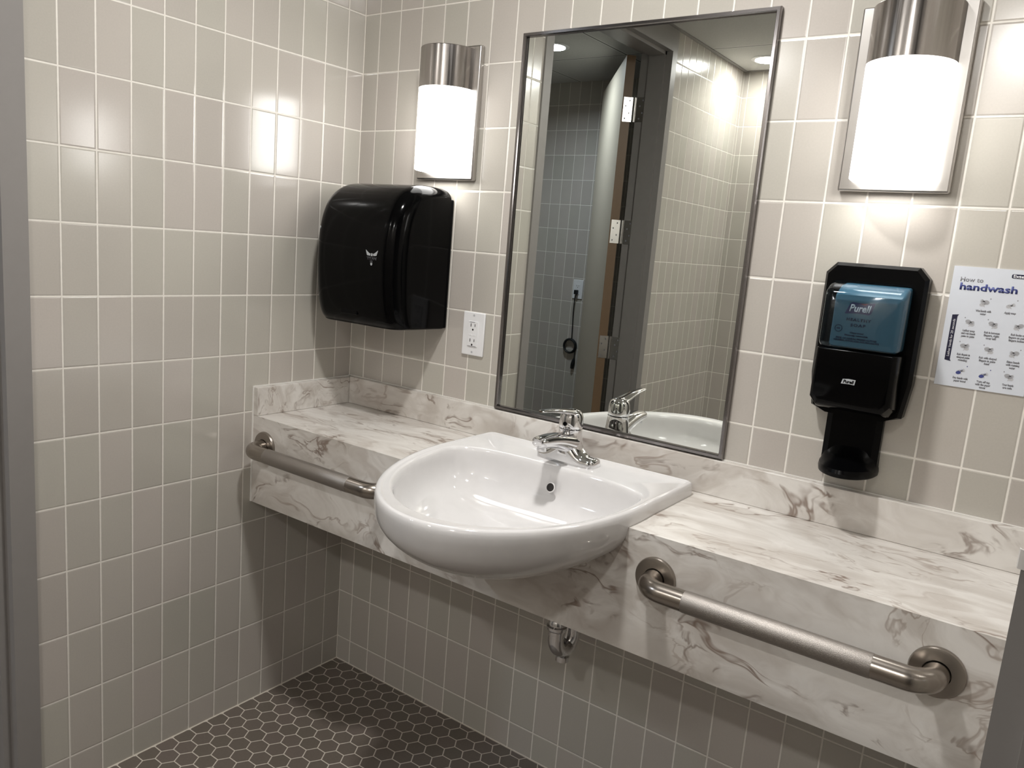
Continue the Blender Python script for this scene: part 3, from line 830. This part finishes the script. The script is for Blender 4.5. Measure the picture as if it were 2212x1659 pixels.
for k, (ix, iz) in enumerate(icons):
    rnd = random.Random(k*13+2); bg = B(); bm2 = B(); bd_ = B(); bt = B()
    def blob(bm_, x, z, rx, rz, rot=0, n=14, lift=0):
        pts = []
        for i in range(n):
            a = 2*PI*i/n; u, w_ = rx*math.cos(a), rz*math.sin(a)
            pts.append((x+u*math.cos(rot)-w_*math.sin(rot), z+u*math.sin(rot)+w_*math.cos(rot)))
        prism(bm_, pts, yp, yp-.00012-lift, 'xz')
    fl_ = 1 if rnd.random() < .5 else -1
    # two drawn hands: palms, separate fingers, thumbs
    def finger(bm_, x, z, a, ln, w_, lift):
        dx, dz = math.cos(a), math.sin(a)
        cxm, czm = x+dx*ln/2, z+dz*ln/2
        blob(bm_, cxm, czm, ln/2, w_, a, 10, lift)
    for hnd, (ox, oz, base_, sg) in enumerate(((.0030, -.0022, 2.75, 1), (-.0028, .0026, -.25+.5*rnd.random(), -1))):
        if hnd and k in (1, 8, 9): continue
        ox *= fl_
        ang = base_ if fl_ > 0 else PI-base_
        blob(bg if not hnd else bm2, ix+ox, iz+oz, .0046, .0034, ang, 14, .00004+.0001*hnd)
        for q in range(4):
            finger(bg if not hnd else bm2, ix+ox+.002*math.cos(ang), iz+oz+.002*math.sin(ang), ang+(-.42+.26*q)*fl_, .0088-.0007*abs(q-1.4), .00072, .00006+.0001*hnd)
        finger(bg if not hnd else bm2, ix+ox, iz+oz, ang+1.15*fl_*sg, .0062, .00085, .00008+.0001*hnd)
    blob(bd_, ix-.0085*fl_, iz+.0088, .0009, .0011, 0, 8)
    for q in range(3): blob(bd_, ix+(.003-.0022*q)*fl_, iz-.001+.0012*q, .0020, .00028, .5*fl_, 8, .0004)
    if k in (8, 9): blob(bd_, ix-.004, iz-.004, .0042, .0030, .2, 12, .0002)
    z_ = iz-(.0150 if k < 2 else .0152)
    for ln in caps[k]:
        if ln: text_bm(bt, ln, .0048, ix+.0005, yt, z_, 'CENTER', .00022, 0, .0002, width=.0016*len(ln)+.0015)
        z_ -= .0051
    hd_ = obj('hand_drawing', bg, M['light_print'], PO, smooth=0)
    if len(bm2.verts): obj('second_hand', bm2, M['hand_print'], hd_, smooth=0)
    obj('ink_strokes', bd_, M['navy'] if k in (8, 9) else M['grey_print'], hd_, smooth=0)
    obj('caption', bt, M['grey_print'], PO, smooth=0)

# ------------------------------------------------------------------ ceiling downlights
def downlight(x, y, label, mat, power, col, group, spread=178):
    t = thing('recessed_downlight', label, 'ceiling light', (x, y, CEIL), group)
    bm = B(); lathe(bm, [(.086, -.0004), (.086, -.003), (.080, -.0055), (.066, -.004), (.064, -.0004)], (x, y, CEIL), n=40, cap=(False, False)); obj('trim_ring', bm, M['white_plastic'], t)
    bm = B(); lathe(bm, [(.0636, -.0006), (.0636, -.0016)], (x, y, CEIL), n=32); obj('lens', bm, mat, t)
    L = bpy.data.lights.new('lamp', 'AREA'); L.shape = 'DISK'; L.size = .13; L.spread = math.radians(spread); L.energy = power; L.color = col
    lo = bpy.data.objects.new('lamp', L); COL.objects.link(lo); lo.parent = t; lo.location = (0, 0, -.008)
    return t
P_OVER, P_FAR1, P_ADDED, P_HALL = 17.5, 5.5, 13, 10
downlight(.211, -2.655, 'round recessed ceiling light near the far wall, seen at the right edge of the mirror', M['lens'], P_FAR1, (1, .985, .96), 'recessed ceiling lights')
downlight(1.00, -.78, 'round recessed ceiling light nearest the vanity, overhead in front of the sink', M['lens'], P_OVER, (1, .985, .96), 'recessed ceiling lights')
downlight(1.35, -2.655, 'added, unseen round ceiling light near the far wall at right, balancing the brightness', M['lens'], P_ADDED, (1, .985, .96), 'recessed ceiling lights')  # extra unseen downlight, added to balance the room's brightness
downlight(-.744, -2.075, 'round recessed ceiling light of the dark hall, seen at the upper left of the mirror', M['lens_hall'], P_HALL, (.80, .89, 1.0), 'recessed ceiling lights', 158)

# ------------------------------------------------------------------ hall outlet and coiled cord (seen in the mirror)
HO = decora('wall_outlet', 'white outlet on the dark hall wall seen in the mirror, a cord hanging from it', -.938, YF, 1.0945, .074, .124)
for dz in (1.113, 1.077):
    bm = B()
    box(bm, -.938-.008, -.938-.006, YF-.0086, YF-.0078, dz, dz+.009); box(bm, -.938+.006, -.938+.008, YF-.0086, YF-.0078, dz, dz+.009)
    lathe(bm, [(.0026, -.0086), (.0026, -.0078)], (-.938, YF, dz-.006), 'y', 12)
    obj('socket_slots', bm, M['dark_hole'], HO, smooth=0)
# the hall wall faces +y, so turn these plates to its front
for ch in HO.children:
    me = ch.data
    for v in me.vertices: v.co.y = -v.co.y
    me.flip_normals()
CD = thing('hanging_cord', 'black cord hanging in a coil below the hall outlet, seen in the mirror', 'cord', (-.945, YF+.012, 1.03))
yc = YF+.012
bm = B()
tube(bm, [(-.940, yc, 1.066), (-.946, yc+.008, 1.03), (-.950, yc+.003, .95), (-.947, yc, .85), (-.944, yc, .768)], .0035, 8); obj('cable', bm, M['black_matte'], CD)
bm = B()
for q in range(4):
    tube(bm, [(-.953+(.046-.003*(q % 2))*math.cos(2*PI*k/28), yc+.004*q-.004, .720+(.046-.003*(q % 2))*math.sin(2*PI*k/28)) for k in range(29)], .0052, 8, False)
obj('coil', bm, M['black_matte'], CD)
bm = B(); tube(bm, [(-.913, yc, .690), (-.911, yc, .645), (-.915, yc, .628), (-.920, yc, .600), (-.923, yc, .572)], [.0035, .0045, .011, .013, .010], 12); obj('plug', bm, M['black_matte'], CD)
bm = B(); box(bm, -.952, -.928, YF+.0090, YF+.030, 1.062, 1.090); obj('plug_head', bm, M['black_matte'], CD, bevel=.003)

# ------------------------------------------------------------------ world and camera
w = bpy.data.worlds.new('World'); sc.world = w; w.use_nodes = True
bg_ = w.node_tree.nodes['Background']; bg_.inputs[0].default_value = (.9, .93, 1, 1); bg_.inputs[1].default_value = .02

cam = bpy.data.cameras.new('camera'); co = bpy.data.objects.new('camera', cam); COL.objects.link(co)
Rm = ((0.8007768718530308, 0.5938401434322231, 0.07816831553279133), (0.16727824950496517, -0.09641491763322682, -0.9811840555677068), (-0.575129888588126, 0.7987853577186645, -0.1765433758215462))
mw = Matrix(((Rm[0][0], -Rm[1][0], -Rm[2][0], 1.75122268), (Rm[0][1], -Rm[1][1], -Rm[2][1], -1.66745136), (Rm[0][2], -Rm[1][2], -Rm[2][2], 1.34959714), (0, 0, 0, 1)))
co.matrix_world = mw
cam.sensor_fit = 'HORIZONTAL'; cam.sensor_width = 36.0
cam.lens = 1726.712/2212*36.0
cam.shift_x = (1106-1073.2435)/2212; cam.shift_y = (835.8806-829.5)/2212
cam.clip_start = .02; cam.clip_end = 50
sc.camera = co
